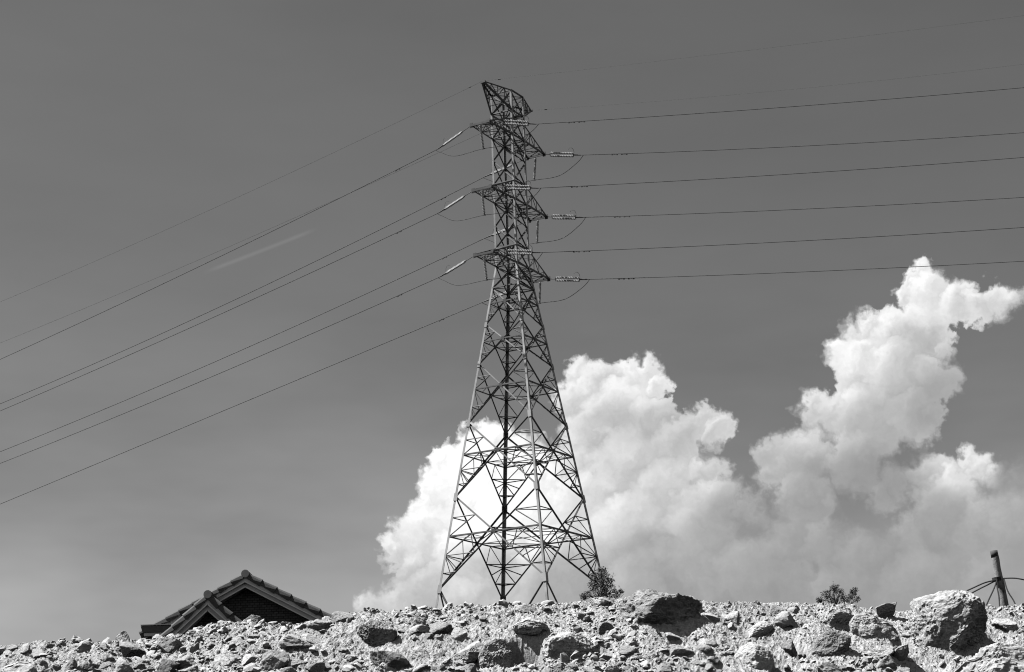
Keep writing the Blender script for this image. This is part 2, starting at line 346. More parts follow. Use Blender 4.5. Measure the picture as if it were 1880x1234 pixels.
def outline_rock(name, pts, label, seed, m=0, depth=.9, n=6, front=.3, big=2.6, amp=.05, fine=.035, crust=.028, cat=None, planes=17, cuts=.71, lean=0.):
    """a boulder whose silhouette follows measured outline points (photo pixels); it has its own distance, size and full depth"""
    pts = np.array(pts, float); xs, ys = pts[:, 0], pts[:, 1]; cx_, cy_ = (xs.min() + xs.max()) / 2, (ys.min() + ys.max()) / 2
    w, h = xs.max() - xs.min(), ys.max() - ys.min()
    foot = hit(cx_, cy_ + h * .3); k = foot.y / F; c = at(cx_, cy_, foot.y)
    v, f = ico(n)
    ang = np.arctan2(-(ys - cy_), xs - cx_); rad = np.hypot(xs - cx_, ys - cy_) * k
    o = np.argsort(ang); ang, rad = ang[o], rad[o]
    A = np.concatenate([ang - 2 * np.pi, ang, ang + 2 * np.pi]); Rr = np.concatenate([rad] * 3)
    th = np.arctan2(v[:, 2], v[:, 0]); tq = th[:, None] + np.linspace(-.09, .09, 5)[None]
    RR = np.interp(tq.ravel(), A, Rr).reshape(tq.shape).mean(1)
    ph = np.arcsin(np.clip(v[:, 1], -1, 1)); e = 2 / big
    cr = np.abs(np.cos(ph)) ** e; sr = np.sign(np.sin(ph)) * np.abs(np.sin(ph)) ** e
    hd = w * k * depth * .5
    p = np.stack([RR * np.cos(th) * cr, hd * sr, RR * np.sin(th) * cr], 1)
    p[:, 1] += lean * p[:, 2]
    sc_ = max(w, h) * k * .5; q = p / sc_
    rg = np.random.RandomState(seed); s_ = rg.uniform(0, 50)
    # knock off random corners
    nn = rg.normal(size=(planes, 3)); nn[:, 1] = -np.abs(nn[:, 1]); nn /= np.linalg.norm(nn, axis=1)[:, None]
    wob = .06 * fbm(q[:, 0] * 2 + s_, q[:, 1] * 2, q[:, 2] * 2, 3, seed + 3)
    for j in range(planes):
        lim = np.percentile(q @ nn[j], 100 * cuts + rg.uniform(-6, 8)); dd = q @ nn[j] - lim + wob
        q = q - np.where(dd > 0, dd * .96, 0)[:, None] * nn[j] * np.array([.16, 1, .16])
    x, y, z = q[:, 0] + s_, q[:, 1] + s_, q[:, 2] - s_; un = v
    patch = np.clip(.55 + 1.7 * fbm(x * 1.5, y * 1.5, z * 1.5, 2, seed + 40), .15, 1.3)
    d = amp * fbm(x * 2, y * 2, z * 2, 4, seed) + fine * fbm(x * 5, y * 5, z * 5.5, 4, seed + 9, .6, True)
    d = d + patch * (crust * fbm(x * 11, y * 11, z * 12, 3, seed + 5, .65, True) + crust * .8 * fbm(x * 26, y * 26, z * 28, 2, seed + 6, .7)) - .07 * np.clip(fbm(x * 3.2, y * 3.2, z * 4, 3, seed + 7) - .12, 0, 1)
    q = q + un * d[:, None]
    ob = bpy.data.objects.new(name, np_mesh(name, q * sc_, f, ROCKS[m], False)); COL.objects.link(ob); ob.location = (c.x, foot.y + hd * front, c.z)
    tag(ob, label, 'boulder' if name == 'boulder' else 'rock'); return cx_, cy_, w, h
OUT = [
 ('boulder', [(1684,1090),(1700,1081),(1726,1083),(1750,1079),(1790,1082),(1808,1092),(1822,1108),(1827,1135),(1826,1170),(1814,1185),(1792,1196),(1768,1206),(1740,1226),(1715,1221),(1690,1204),(1676,1188),(1672,1162),(1680,1138),(1688,1120),(1682,1104)],
  'largest boulder on the mound, blocky with pitted dark face, below the leaning pole', 3, 2, dict(depth=1.0, big=2.3, crust=.045, fine=.045, planes=12, cuts=.72, lean=.42, front=.0)),
 ('boulder', [(1136,1112),(1142,1096),(1160,1088),(1180,1076),(1196,1077),(1210,1086),(1235,1094),(1262,1094),(1284,1104),(1288,1128),(1284,1164),(1268,1172),(1246,1164),(1212,1160),(1180,1160),(1160,1148),(1142,1132)],
  'rough dirt-crusted grey boulder on the crest right of the small bushy tree', 12, 1, dict(depth=.75, big=2.6, crust=.05, fine=.06, planes=12, cuts=.76, lean=.35, front=.05)),
 ('rock', [(1496,1148),(1512,1136),(1536,1118),(1562,1101),(1574,1106),(1576,1122),(1562,1146),(1540,1158),(1508,1166),(1498,1158)],
  'tilted slab with pale top and dark underside below the sparse treetop', 21, 0, dict(depth=.7, big=2.8, front=-.1, lean=.1)),
 ('boulder', [(1482,1190),(1498,1168),(1524,1153),(1546,1160),(1566,1166),(1570,1190),(1566,1214),(1530,1226),(1496,1224),(1482,1210)],
  'grey weathered boulder below the tilted pale slab', 31, 1, dict(depth=.8, crust=.04, lean=.4)),
 ('boulder', [(1562,1138),(1580,1120),(1610,1126),(1640,1138),(1658,1158),(1656,1184),(1630,1196),(1592,1178),(1566,1162)],
  'pale wide rock wedged left of the largest boulder', 41, 0, dict(depth=.8, lean=.4)),
 ('boulder', [(1344,1208),(1352,1190),(1376,1177),(1404,1176),(1422,1190),(1428,1216),(1420,1238),(1380,1246),(1348,1236)],
  'pale rounded boulder at the bottom edge between the crusted and the largest boulder', 61, 0, dict(depth=.9, big=2.4, lean=.4, crust=.02)),
 ('boulder', [(1748,1240),(1774,1214),(1812,1196),(1850,1178),(1890,1172),(1940,1190),(1950,1240),(1900,1290),(1800,1290)],
  'broad pale slab filling the bottom right corner', 71, 0, dict(depth=.8, lean=.5, crust=.035)),
 ('boulder', [(641,1166),(650,1150),(668,1140),(700,1138),(722,1148),(733,1166),(724,1182),(702,1190),(676,1195),(654,1186)],
  'dark crusted boulder with black underside right of the tiled house', 81, 1, dict(depth=.8, big=2.3, front=.1, crust=.05, fine=.06)),
 ('boulder', [(984,1182),(1000,1164),(1034,1151),(1062,1158),(1090,1176),(1106,1192),(1098,1206),(1060,1216),(1020,1222),(990,1218)],
  'long pale boulder right of the black hollow', 101, 0, dict(depth=.75, lean=.3, crust=.03, front=.05)),
 ('boulder', [(884,1190),(900,1172),(930,1164),(944,1170),(946,1196),(940,1234),(900,1246),(874,1230)],
  'rough upright rock forming the left side of the black hollow', 121, 2, dict(depth=.8, lean=.1, crust=.05, front=.0)),
 ('rock', [(936,1150),(956,1140),(990,1138),(1014,1146),(1020,1156),(998,1164),(966,1168),(944,1162)],
  'flat pale slab roofing over the black hollow', 111, 0, dict(depth=1.5, front=-.28, lean=.0, crust=.04)),
 ('boulder', [(102,1200),(112,1188),(136,1178),(168,1176),(184,1184),(178,1196),(160,1206),(128,1212),(108,1208)],
  'smooth pale stone with a dark lower edge left of the pointed rock', 131, 0, dict(depth=.9, big=2.3, fine=.012, crust=.006, amp=.03, lean=.4)),
 ('boulder', [(-20,1222),(6,1211),(38,1212),(62,1224),(70,1240),(40,1262),(-20,1262)],
  'smooth broad stone in the bottom left corner', 141, 0, dict(depth=.9, big=2.3, fine=.012, crust=.006, amp=.03, lean=.5)),
 ('rock', [(205,1186),(207,1170),(218,1160),(230,1155),(236,1166),(240,1180),(236,1192),(214,1194)],
  'pointed pale rock standing up left of the house roof', 151, 0, dict(depth=.9, crust=.03, n=5)),
]
taken = []
for (nm, px, py, w, h, lab, sd, n, m, tl, kw) in RK:
    rock_object(nm, px, py, w, h, lab, sd, n=n, m=m, tilt=-tl, **kw)
    taken.append((px, py, w * .5 + 5, h * .5 + 5))
for (nm, pts, lab, sd, m, kw) in OUT:
    a, b, w, h = outline_rock(nm, pts, lab, sd, m, **kw); taken.append((a, b, w * .5 + 2, h * .5 + 2))
taken.append((968, 1192, 26, 30))
# counted loose stones: 250 individuals on shared meshes
small_meshes = [np_mesh('stone', *rock_shape(4, 300 + i, planes=8, cuts=.55, amp=.06, fine=.04), ROCKS[(0, 2, 0, 2)[i % 4]], False) for i in range(16)]
cnt = 0; tries = 0
rg = random.Random(4)
while cnt < 250 and tries < 8000:
    tries += 1
    px = rg.uniform(-10, 1890)
    top = np.interp(px, [c[0] for c in crest_px], [c[1] for c in crest_px])
    py = top + 3 + (1240 - top) * rg.random() ** .85
    # more rubble right of the crusted boulder and on the far left, finer soil between
    dens = .22 + .5 * (px > 1280) + .45 * (px < 220) + .3 * (abs(px - 800) < 90) + .35 * (py > 1200)
    if rg.random() > dens: continue
    s = min(42, 10 / max(rg.random(), .08) ** .6)
    if any(abs(px - a) < w_ + s * .2 and abs(py - b) < h_ + s * .15 for a, b, w_, h_ in taken): continue
    taken.append((px, py, s * .42, s * .3))
    p = hit(px, py); k = p.y / F * s / 2 * 1.25
    o = bpy.data.objects.new('stone', rg.choice(small_meshes)); COL.objects.link(o)
    o.scale = (k * rg.uniform(.9, 1.25), k * rg.uniform(.8, 1.1), k * rg.uniform(.5, .85))
    o.rotation_euler = (rg.uniform(-.35, .35), rg.uniform(-.35, .35), rg.uniform(0, 6.28))
    o.location = (p.x, p.y, p.z + k * .08)
    tag(o, 'small loose stone lying in the pale soil of the rocky mound', 'stone', 'loose stones scattered over the rocky mound')
    cnt += 1
# gravel nobody could count
vs = []; fs = []; nvt = 0
rn = np.random.RandomState(9)
shapes = [rock_shape(2, 500 + i, planes=8, cuts=.45, amp=.04, fine=.0)[0] for i in range(24)]
fi = ico(2)[1]
NG = 24000
gx = rn.uniform(-3.75, 3.75, NG); gy = 10.75 + 1.65 * rn.uniform(0, 1, NG) ** .9
clump = fbm(gx * 2.2, gy * 2.2, 0 * gx, 3, 77) * 1.3 + .12 * (gx > 1.2) - .10 * (np.abs(gx + 1.0) < 1.0)
keep = rn.uniform(-.7, .3, NG) < clump
for (hx_, hy_, hr_, hd_) in HOLES:
    if hd_ > .25: keep &= ((gx - hx_) / hr_) ** 2 + ((gy - hy_) / hr_) ** 2 > 1.0
gx, gy = gx[keep], gy[keep]; gz = ground_h(gx, gy)
sz = (.5 + .75 * np.clip(fbm(gx * 1.3, gy * 1.3, 0 * gx, 2, 78) * 2.4 + .5, 0, 1)) * np.minimum(.0045 / np.maximum(rn.uniform(0, 1, len(gx)), .02) ** .5, .032)
for i in range(len(gx)):
    p = shapes[i % 24]; a = rn.uniform(0, 6.28); b = rn.uniform(-.9, .9)
    ca, sa, cb, sb = math.cos(a), math.sin(a), math.cos(b), math.sin(b)
    q = (p * np.array([1.3, .95, .42 + .4 * (i % 3) / 2]) * sz[i]) @ np.array([[cb, 0, -sb], [0, 1, 0], [sb, 0, cb]]) @ np.array([[ca, -sa, 0], [sa, ca, 0], [0, 0, 1]])
    vs.append(q + np.array([gx[i], gy[i], gz[i] + sz[i] * .12])); fs.append(fi + nvt); nvt += len(p)
o = bpy.data.objects.new('gravel', np_mesh('gravel', np.concatenate(vs), np.concatenate(fs), GRAVEL, False)); COL.objects.link(o)
tag(o, 'fine pale gravel and crumbs of rock covering the mound', 'gravel', kind='stuff')

# ------------------------------------------------------------------ transmission tower
D = 160.; XT = .25076; YAW = .53093
U = Vector((math.cos(YAW), -math.sin(YAW), 0)); V = Vector((math.sin(YAW), math.cos(YAW), 0))
Z = dict(n0=21.827, r1=26.365, n1=29.834, r2=33.589, n2=36.405, r3=39.503, n3=41.817, r4=43.905, n4=45.491, r5=47.472, n5=48.933, A3=51.001,
         t3=52.72, u2=54.80, A2=57.092, t2=58.87, u1=61.178, A1=63.347, t1=64.95, B=65.75, T=67.707)
WA, WB = 1.116, 4.606
def hw(z):
    return WA if z >= Z['A3'] else WA + (WB - WA) * (Z['A3'] - z) / (Z['A3'] - Z['r1'])
CEN = Vector((XT, D, 0))
def P(a, b, z): return CEN + U * a + V * b + Vector((0, 0, z))
CS = [(-1, -1), (1, -1), (1, 1), (-1, 1)]          # L, N, R, F
def corner(i, z): w = hw(z); return P(CS[i][0] * w, CS[i][1] * w, z)
def outv(i): return (U * CS[i][0] + V * CS[i][1]).normalized()
FN = [-V, U, V, -U]                                  # normal of the face between corner i and i+1
foot_z = [17.3, 17.6, 19.8, 20.9]
tower = empty('lattice_pylon', P(0, 0, 20), 'tall steel lattice transmission tower with six crossarms standing on the hill', 'transmission tower')
for i in range(4):
    mb = MB(); zs = [foot_z[i], 32, 42, Z['A3']]; ws = [.25, .24, .22] if i == 3 else [.18, .17, .165]
    for a, b, w in zip(zs[:-1], zs[1:], ws): mb.angle(corner(i, a), corner(i, b), w, outv(i), w * .16)
    mb.angle(corner(i, Z['A3']), corner(i, Z['T']), .17, outv(i), .03)
    for zn, w in ((Z['n1'], .34), (Z['n2'], .3), (Z['n3'], .26), (Z['n4'], .24), (Z['n0'], .36)):   # gusset plates and splice angles
        c0 = corner(i, zn - w); c1 = corner(i, zn + w)
        mb.angle(c0 + outv(i) * .03, c1 + outv(i) * .03, w * 1.0, outv(i), .03)
    leg = mb.build('leg', SUNLIT_STEEL, tower)
    fb = MB(); c = corner(i, foot_z[i]); fb.lathe(c - Vector((0, 0, 2.2)), c + Vector((0, 0, .35)), [(0, .6), (.8, .6), (1, .35)], 12)
    fb.build('footing', CONC, leg)
def face_pt(i, z, t):
    return corner(i, z).lerp(corner((i + 1) % 4, z), t)
def bolt(mb, p, n, s=.16):
    mb.bar(p - n * .02, p + n * .03, s, s * 1.3)
def xpanel(z0, z1, zr, i, big, w, nsub):
    """X braced panel of face i between leg nodes z0 (low) and z1; the horizontal passes the crossing at zr"""
    n = FN[i]; mb = MB()
    A0, B0 = face_pt(i, z0, 0), face_pt(i, z0, 1); A1, B1 = face_pt(i, z1, 0), face_pt(i, z1, 1)
    # true crossing of the diagonals
    wa, wb = (A0 - B0).length, (A1 - B1).length; s = wa / (wa + wb)
    Mx = A0.lerp(B1, s)
    up = Vector((0, 0, 1)); o1 = (n + up * .3); o2 = (n - up * .6)
    mb.angle(A0, B1, w, o1); mb.angle(B0 - n * .04, A1 - n * .04, w, o2)
    if not big: return mb, Mx
    bolt(mb, Mx, n, .3)
    zx = Mx.z
    for (j, t) in ((i, 0), ((i + 1) % 4, 1)):
        C = corner(j, zx); Vl = corner(j, z0); Vu = corner(j, z1)
        ws = w * .62
        # lower triangle C - Mx - Vl
        h = C.lerp(Mx, .5)
        if nsub == 2:
            p1, p2 = C.lerp(Vl, .36), C.lerp(Vl, .70); q1, q2 = Mx.lerp(Vl, .36), Mx.lerp(Vl, .70)
            for a, b in ((p1, q1), (p2, q2), (p1, h), (h, q1), (p1, q2), (p1, Mx.lerp(Vl, .55))): mb.angle(a, b, ws, n)
        else:
            p1 = C.lerp(Vl, .52); q1 = Mx.lerp(Vl, .52)
            for a, b in ((p1, q1), (C, q1), (p1, Mx.lerp(Vl, .78))): mb.angle(a, b, ws, n)
        # upper triangle C - Mx - Vu
        p1 = C.lerp(Vu, .48); q1 = Mx.lerp(Vu, .48)
        for a, b in ((p1, q1), (C, q1)): mb.angle(a, b, ws, n)
    return mb, Mx
big = [('n0', 'n1', .105, 2), ('n1', 'n2', .10, 2), ('n2', 'n3', .09, 1), ('n3', 'n4', .085, 1), ('n4', 'n5', .08, 1)]
zc_levels = []
for (a, b, w, ns) in big:
    ms = []
    for i in range(4):
        mb, Mx = xpanel(Z[a], Z[b], None, i, True, w * .98, ns); mb.build('lattice_panel', STEEL, tower); ms.append(Mx)
    zx = ms[0].z; mb = MB(); up = Vector((0, 0, -1))
    for i in range(4):
        n = FN[i]; C0, C1 = corner(i, zx), corner((i + 1) % 4, zx)
        mb.angle(C0, C1, w * .95, n - Vector((0, 0, .8)))
        mb.angle(ms[i], ms[(i + 1) % 4], w * .7, up)                       # inner diamond
        m0, m1 = C1.lerp(ms[i], .5), C1.lerp(ms[(i + 1) % 4], .5)
        mb.angle(m0, m1, w * .55, up)                                       # corner tie
        if ns == 2:
            mid = ms[i].lerp(ms[(i + 1) % 4], .5)
            mb.angle(mid, m0, w * .5, up); mb.angle(mid, m1, w * .5, up)
            mb.angle(C1, mid, w * .5, up)
    if ns == 2:
        mb.angle(ms[0], ms[2], w * .6, up); mb.angle(ms[1], ms[3] - Vector((0, 0, .1)), w * .6, up)
    mb.build('horizontal_ring', STEEL, tower)
    # hip ties between the two faces that meet at each leg
    for i in range(4):
        Mp, Mn = ms[(i - 1) % 4], ms[i]
        for Ve, t in [(corner(i, Z[a]), t) for t in ((.36, .70) if ns == 2 else (.52,))] + [(corner(i, Z[b]), .48)]:
            mb = MB(); mb.angle(Mp.lerp(Ve, t), Mn.lerp(Ve, t), w * .55, outv(i)); mb.build('hip_brace', STEEL, tower)
# leg extensions under the lowest node
for i in range(4):
    if i == 3: continue
    mb = MB(); Vn = corner(i, Z['n0'])
    for fidx, j in ((i, (i + 1) % 4), ((i - 1) % 4, (i - 1) % 4)):
        low = corner(i, foot_z[i]).lerp(corner(j, foot_z[i]), .30)
        mb.angle(Vn, low, .11, FN[fidx])
        p = corner(i, foot_z[i]).lerp(Vn, .45); q = Vn.lerp(low, .55)
        mb.angle(p, q, .07, FN[fidx]); mb.angle(corner(i, foot_z[i]), low, .09, FN[fidx])
    mb.build('leg_extension_brace', STEEL, tower)
ups = ['n5', 'A3', 't3', 'u2', 'A2', 't2', 'u1', 'A1', 't1', 'B', 'T']
for a, b in zip(ups[:-1], ups[1:]):
    if a == 't1': continue
    if a == 'A1': b = 'B'
    for i in range(4):
        mb, Mx = xpanel(Z[a], Z[b], None, i, False, .086, 0); mb.build('lattice_panel', STEEL, tower)
for lv in ('n5', 'A3', 't3', 'A2', 't2', 'A1', 't1', 'B', 'T'):
    mb = MB()
    for i in range(4): mb.angle(corner(i, Z[lv]), corner((i + 1) % 4, Z[lv]), .09, FN[i] - Vector((0, 0, .8)))
    mb.angle(corner(0, Z[lv]), corner(2, Z[lv]), .07, (0, 0, -1)); mb.angle(corner(1, Z[lv]) - Vector((0, 0, .08)), corner(3, Z[lv]) - Vector((0, 0, .08)), .07, (0, 0, -1))
    mb.build('horizontal_ring', STEEL, tower)
ARM, HE, PK = 5.006, .92, 4.25
def zig(mb, a0, a1, b0, b1, n, w, out, rungs=True):
    pts = []
    for k in range(n + 1):
        t = k / n; pts.append(a0.lerp(a1, t) if k % 2 == 0 else b0.lerp(b1, t))
        if rungs and 0 < k < n: mb.angle(a0.lerp(a1, t), b0.lerp(b1, t), w * .9, out)
    for p, q in zip(pts[:-1], pts[1:]): mb.angle(p, q, w, out)
tips = {}
for lvl, (zl, zt) in enumerate((('A1', 't1'), ('A2', 't2'), ('A3', 't3'))):
    for sg in (-1, 1):
        mb = MB(); zA, zT = Z[zl], Z[zt]
        cl = [P(e * WA, sg * WA, zA) for e in (-1, 1)]; cu = [P(e * WA, sg * WA, zT) for e in (-1, 1)]
        tp = [P(e * HE, sg * ARM, zA) for e in (-1, 1)]
        dn = Vector((0, 0, -1))
        for e in (0, 1):
            so = U * (-1 if e == 0 else 1)
            mb.angle(cl[e], tp[e], .105, so + dn); mb.angle(cu[e], tp[e] + Vector((0, 0, .12)), .095, so - dn)
            zig(mb, cl[e], tp[e], cu[e], tp[e], 4, .06, so)
        mb.bar(tp[0] - U * .12, tp[1] + U * .12, .1, .20); mb.bar(tp[0] - U * .12 - V * sg * .25, tp[1] + U * .12 - V * sg * .25, .06, .12)
        zig(mb, cl[0], tp[0], cl[1], tp[1], 4, .065, dn)
        zig(mb, cu[0], tp[0], cu[1], tp[1], 3, .055, -dn, False)
        for e in (0, 1): mb.bar(tp[e] + Vector((0, 0, -.22)), tp[e] + Vector((0, 0, .24)), .3, .05, V)
        mb.build('crossarm', STEEL, tower)
        for e in (0, 1): tips[(lvl, sg, (-1, 1)[e])] = tp[e]
peak = {}
for sg in (-1, 1):
    mb = MB(); cu = [P(e * WA, sg * WA, Z['T']) for e in (-1, 1)]; cl = [P(e * WA, sg * WA, Z['B']) for e in (-1, 1)]
    tp = [P(e * .14, sg * PK, Z['T']) for e in (-1, 1)]
    for e in (0, 1):
        so = U * (-1 if e == 0 else 1)
        mb.angle(cu[e], tp[e], .10, so + Vector((0, 0, 1))); mb.angle(cl[e], tp[e] - Vector((0, 0, .1)), .12, so - Vector((0, 0, 1)))
        zig(mb, cl[e], tp[e], cu[e], tp[e], 4, .07, so)
    zig(mb, cu[0], tp[0], cu[1], tp[1], 3, .06, (0, 0, 1)); zig(mb, cl[0], tp[0], cl[1], tp[1], 4, .065, (0, 0, -1))
    mb.bar(P(-.25, sg * PK, Z['T'] - .03), P(.25, sg * PK, Z['T'] - .03), .12, .2)
    mb.build('earth_wire_peak', STEEL, tower); peak[sg] = P(0, sg * PK, Z['T'])

# ------------------------------------------------------------------ insulators, conductors, jumpers
def discs(a, b, r, n, mat_=PORC, parent=None, name='disc_string'):
    mb = MB(); prof = []
    for k in range(n):
        t0, t1 = k / n, (k + 1) / n; dt = t1 - t0
        prof += [(t0, r * .6), (t0 + dt * .3, r * .62), (t0 + dt * .42, r), (t0 + dt * .72, r * .95), (t0 + dt * .8, r * .6)]
    prof.append((1, r * .28)); mb.lathe(a, b, prof, 10); return mb.build(name, mat_, parent)
lvn = ['top', 'middle', 'bottom']
sdn = {-1: 'near', 1: 'far'}; dirn = {-1: 'left', 1: 'right'}
ends = {(0, -1, -1): (815, 266), (1, -1, -1): (818, 383), (2, -1, -1): (820, 501), (0, -1, 1): (969, 227), (1, -1, 1): (973, 345), (2, -1, 1): (976, 463.5),
        (0, 1, 1): (1052, 284.5), (1, 1, 1): (1056, 399), (2, 1, 1): (1063, 513), (0, 1, -1): (903, 319), (1, 1, -1): (906, 431), (2, 1, -1): (901, 549)}
wmid = {(0, -1, -1): (400, 473), (1, -1, -1): (400, 579), (2, -1, -1): (400, 687), (0, 1, -1): (400, 565), (1, 1, -1): (400, 662), (2, 1, -1): (400, 754),
        (0, -1, 1): (1440, 197), (1, -1, 1): (1440, 320.4), (2, -1, 1): (1440, 444), (0, 1, 1): (1440, 270), (1, 1, 1): (1440, 385.6), (2, 1, 1): (1440, 500.7)}
wend = {(0, -1, -1): (0, 660), (1, -1, -1): (0, 754.6), (2, -1, -1): (0, 851), (0, 1, -1): (0, 741.6), (1, 1, -1): (0, 829.5), (2, 1, -1): (0, 925.7),
        (0, -1, 1): (1880, 161), (1, -1, 1): (1880, 289), (2, -1, 1): (1880, 417.6), (0, 1, 1): (1880, 243.6), (1, 1, 1): (1880, 362.4), (2, 1, 1): (1880, 479.6)}
def span(a, mid, end, yend, span_len):
    """a wire hanging as a parabola in its own vertical plane: start a, one measured point on the way, one at the picture's edge"""
    b = at(end[0], end[1], yend); d = b - a; hl = Vector((d.x, d.y, 0)); L1 = hl.length; h = hl.normalized()
    r = ray(*mid)                                        # intersect the sight line with the plane
    n = Vector((-h.y, h.x, 0)); t = a.dot(n) / r.dot(n); m = r * t
    s = (m - a).dot(h); lin = a.z + (b.z - a.z) * s / L1
    c = (lin - m.z) / (s * (L1 - s)); c = max(c, 1e-5)
    slope = (b.z - a.z) / L1 - c * L1
    pts = []
    for k in range(61):
        q = span_len * k / 60; pts.append(Vector((a.x + h.x * q, a.y + h.y * q, a.z + slope * q + c * q * q)))
    return pts, h
clamp = {}
for key, (ex, ey) in ends.items():
    lv, sg, dr = key; T = tips[key]
    pm = (46 if sg < 0 else 43) / 21.
    yoff = 1.7 if dr < 0 else -.55
    E = at(ex, ey, T.y + yoff)
    ax_ = (E - T); Ltot = ax_.length; ax_n = ax_.normalized(); side = ax_n.cross(Vector((0, 0, 1))).normalized(); upn = side.cross(ax_n)
    lab = f'{lvn[lv]} pair of white insulator strings on the {sdn[sg]} side of the tower, pulling {dirn[dr]}'
    root = empty('insulator_string', T, lab, 'insulator', 'tension insulators at the crossarm ends')
    s0 = T + ax_n * max(Ltot - 2.12, .35); s1 = E
    dv = (side * .75 + upn * .66).normalized() * .16
    for q in (-1, 1): discs(s0 + dv * q, s1 + dv * q, .108, 14, PORC, root)
    mb = MB(); mb.bar(s0 - ax_n * .08 - dv * 1.3, s0 - ax_n * .08 + dv * 1.3, .05, .12); mb.tube([T, s0 - ax_n * .08], .03)
    mb.build('tower_link', IRON, root)
    mb = MB(); mb.bar(s1 + ax_n * .05 - dv * 1.3, s1 + ax_n * .05 + dv * 1.3, .05, .16)
    E2 = s1 + ax_n * .75; mb.tube([s1, E2], [.07, .05]); mb.build('yoke_plate', IRON, root)
    mb = MB(); b0 = s1 + dv; pts = [b0 + upn * (.55 * math.sin(a)) - ax_n * (.35 - .35 * math.cos(a) - .1) for a in [k * .3 for k in range(9)]]
    mb.tube(pts, .018, 5); mb.build('arcing_horn', IRON, root)
    yend = {(-1): 200., 1: 151.}[dr] + (0 if sg < 0 else 5)
    pts, h = span(E2, wmid[key], wend[key], yend, 190 if dr < 0 else 110)
    wl = f'{lvn[lv]} conductor of the {sdn[sg]} circuit running from the tower to the {dirn[dr]}'
    w = empty('conductor', E2, wl, 'power line', 'conductors strung from the tower')
    mb = MB(); mb.tube(pts, .031 if dr < 0 else .027, 6); mb.build('cable', WIRE, w)
    for q in ((3.2, 4.1) if dr > 0 else (5.0,)):
        c = pts[0].lerp(pts[-1], 0); f_ = q / (190 if dr < 0 else 110) * 60; i0 = int(f_); c = pts[i0].lerp(pts[i0 + 1], f_ - i0)
        md = MB(); t_ = (pts[2] - pts[0]).normalized(); dwn = Vector((0, 0, -.07))
        md.bar(c, c + dwn, .03, .03, t_); md.tube([c + dwn - t_ * .25, c + dwn + t_ * .25], .012, 5)
        for e in (-1, 1): md.tube([c + dwn + t_ * e * .16, c + dwn + t_ * e * .3], .045, 6)
        md.build('vibration_damper', IRON, w)
    clamp[key] = E2 + (pts[1] - pts[0]).normalized() * .25
# earth wires
for (sg, dr, mid, end, ye) in ((-1, -1, (400, 379), (0, 554.6), 200.), (1, -1, (400, 462), (0, 630), 205.), (-1, 1, (1440, 84.6), (1880, 28.7), 151.), (1, 1, (1440, 165.6), (1880, 118), 156.)):
    a = peak[sg] + U * .25 * dr; pts, h = span(a, mid, end, ye, 190 if dr < 0 else 110)
    w = empty('earth_wire', a, f'thin earth wire from the {sdn[sg]} peak of the tower to the {dirn[dr]}', 'power line', 'earth wires from the tower peaks')
    mb = MB(); mb.tube(pts, .007 if dr > 0 else .011, 5); mb.build('cable', WIRE, w)
    md = MB(); f_ = 1.3 / (190 if dr < 0 else 110) * 60; c = pts[0].lerp(pts[1], f_); t_ = (pts[1] - pts[0]).normalized(); md.tube([c - t_ * .12, c + t_ * .12], .05, 6); md.build('vibration_damper', IRON, w)
# hanging strings and jumper loops
hang = {(0, -1): (891, 273), (1, -1): (892, 395), (2, -1): (897, 514), (0, 1): (978, 331), (1, 1): (984, 446), (2, 1): (989, 557)}
def catmull(pts, n=14):
    out = []; p = [pts[0]] + pts + [pts[-1]]
    for i in range(1, len(p) - 2):
        for k in range(n):
            t = k / n; a, b, c, d = p[i - 1], p[i], p[i + 1], p[i + 2]
            out.append(.5 * ((2 * b) + (c - a) * t + (2 * a - 5 * b + 4 * c - d) * t * t + (3 * b - a - 3 * c + d) * t ** 3))
    return out + [pts[-1]]
for (lv, sg), (hx, hy) in hang.items():
    T = (tips[(lv, sg, -1)] + tips[(lv, sg, 1)]) / 2; Bm = at(hx, hy, T.y)
    Bm = Vector((T.x + (Bm.x - T.x) * .6, T.y, Bm.z))
    root = empty('jumper_insulator', T, f'single insulator string hanging under the {lvn[lv]} {sdn[sg]} crossarm', 'insulator', 'hanging jumper insulators')
    top = T.lerp(Bm, .08); low = T.lerp(Bm, .93); discs(top, low, .115, 15, PORC, root)
    mb = MB(); mb.tube([T - Vector((0, 0, .1)), top], .025); mb.tube([low, Bm], .05); mb.bar(Bm - U * .12, Bm + U * .12, .08, .1); mb.build('suspension_clamp', IRON, root)
    a, b = clamp[(lv, sg, -1)], clamp[(lv, sg, 1)]
    def drop(p, q, t, s): v = p.lerp(q, t); return v - Vector((0, 0, s))
    zb = Bm.z
    m1 = Vector((a.x + (Bm.x - a.x) * .12, a.y + (Bm.y - a.y) * .12, a.z - .38)); m2 = Vector((a.x + (Bm.x - a.x) * .42, a.y + (Bm.y - a.y) * .42, a.z + (zb - a.z) * .42 - .62))
    m3 = Vector((b.x + (Bm.x - b.x) * .5, b.y + (Bm.y - b.y) * .5, zb + .14)); m4 = Vector((b.x + (Bm.x - b.x) * .14, b.y + (Bm.y - b.y) * .14, zb + .62 * (b.z - zb)))
    mb = MB(); mb.tube(catmull([a, m1, m2, Bm, m3, m4, b]), .025, 6)
    j = mb.build('jumper_cable', WIRE); tag(j, f'slack jumper loop under the {lvn[lv]} {sdn[sg]} crossarm joining both conductors', 'power line', 'jumper loops under the crossarms')

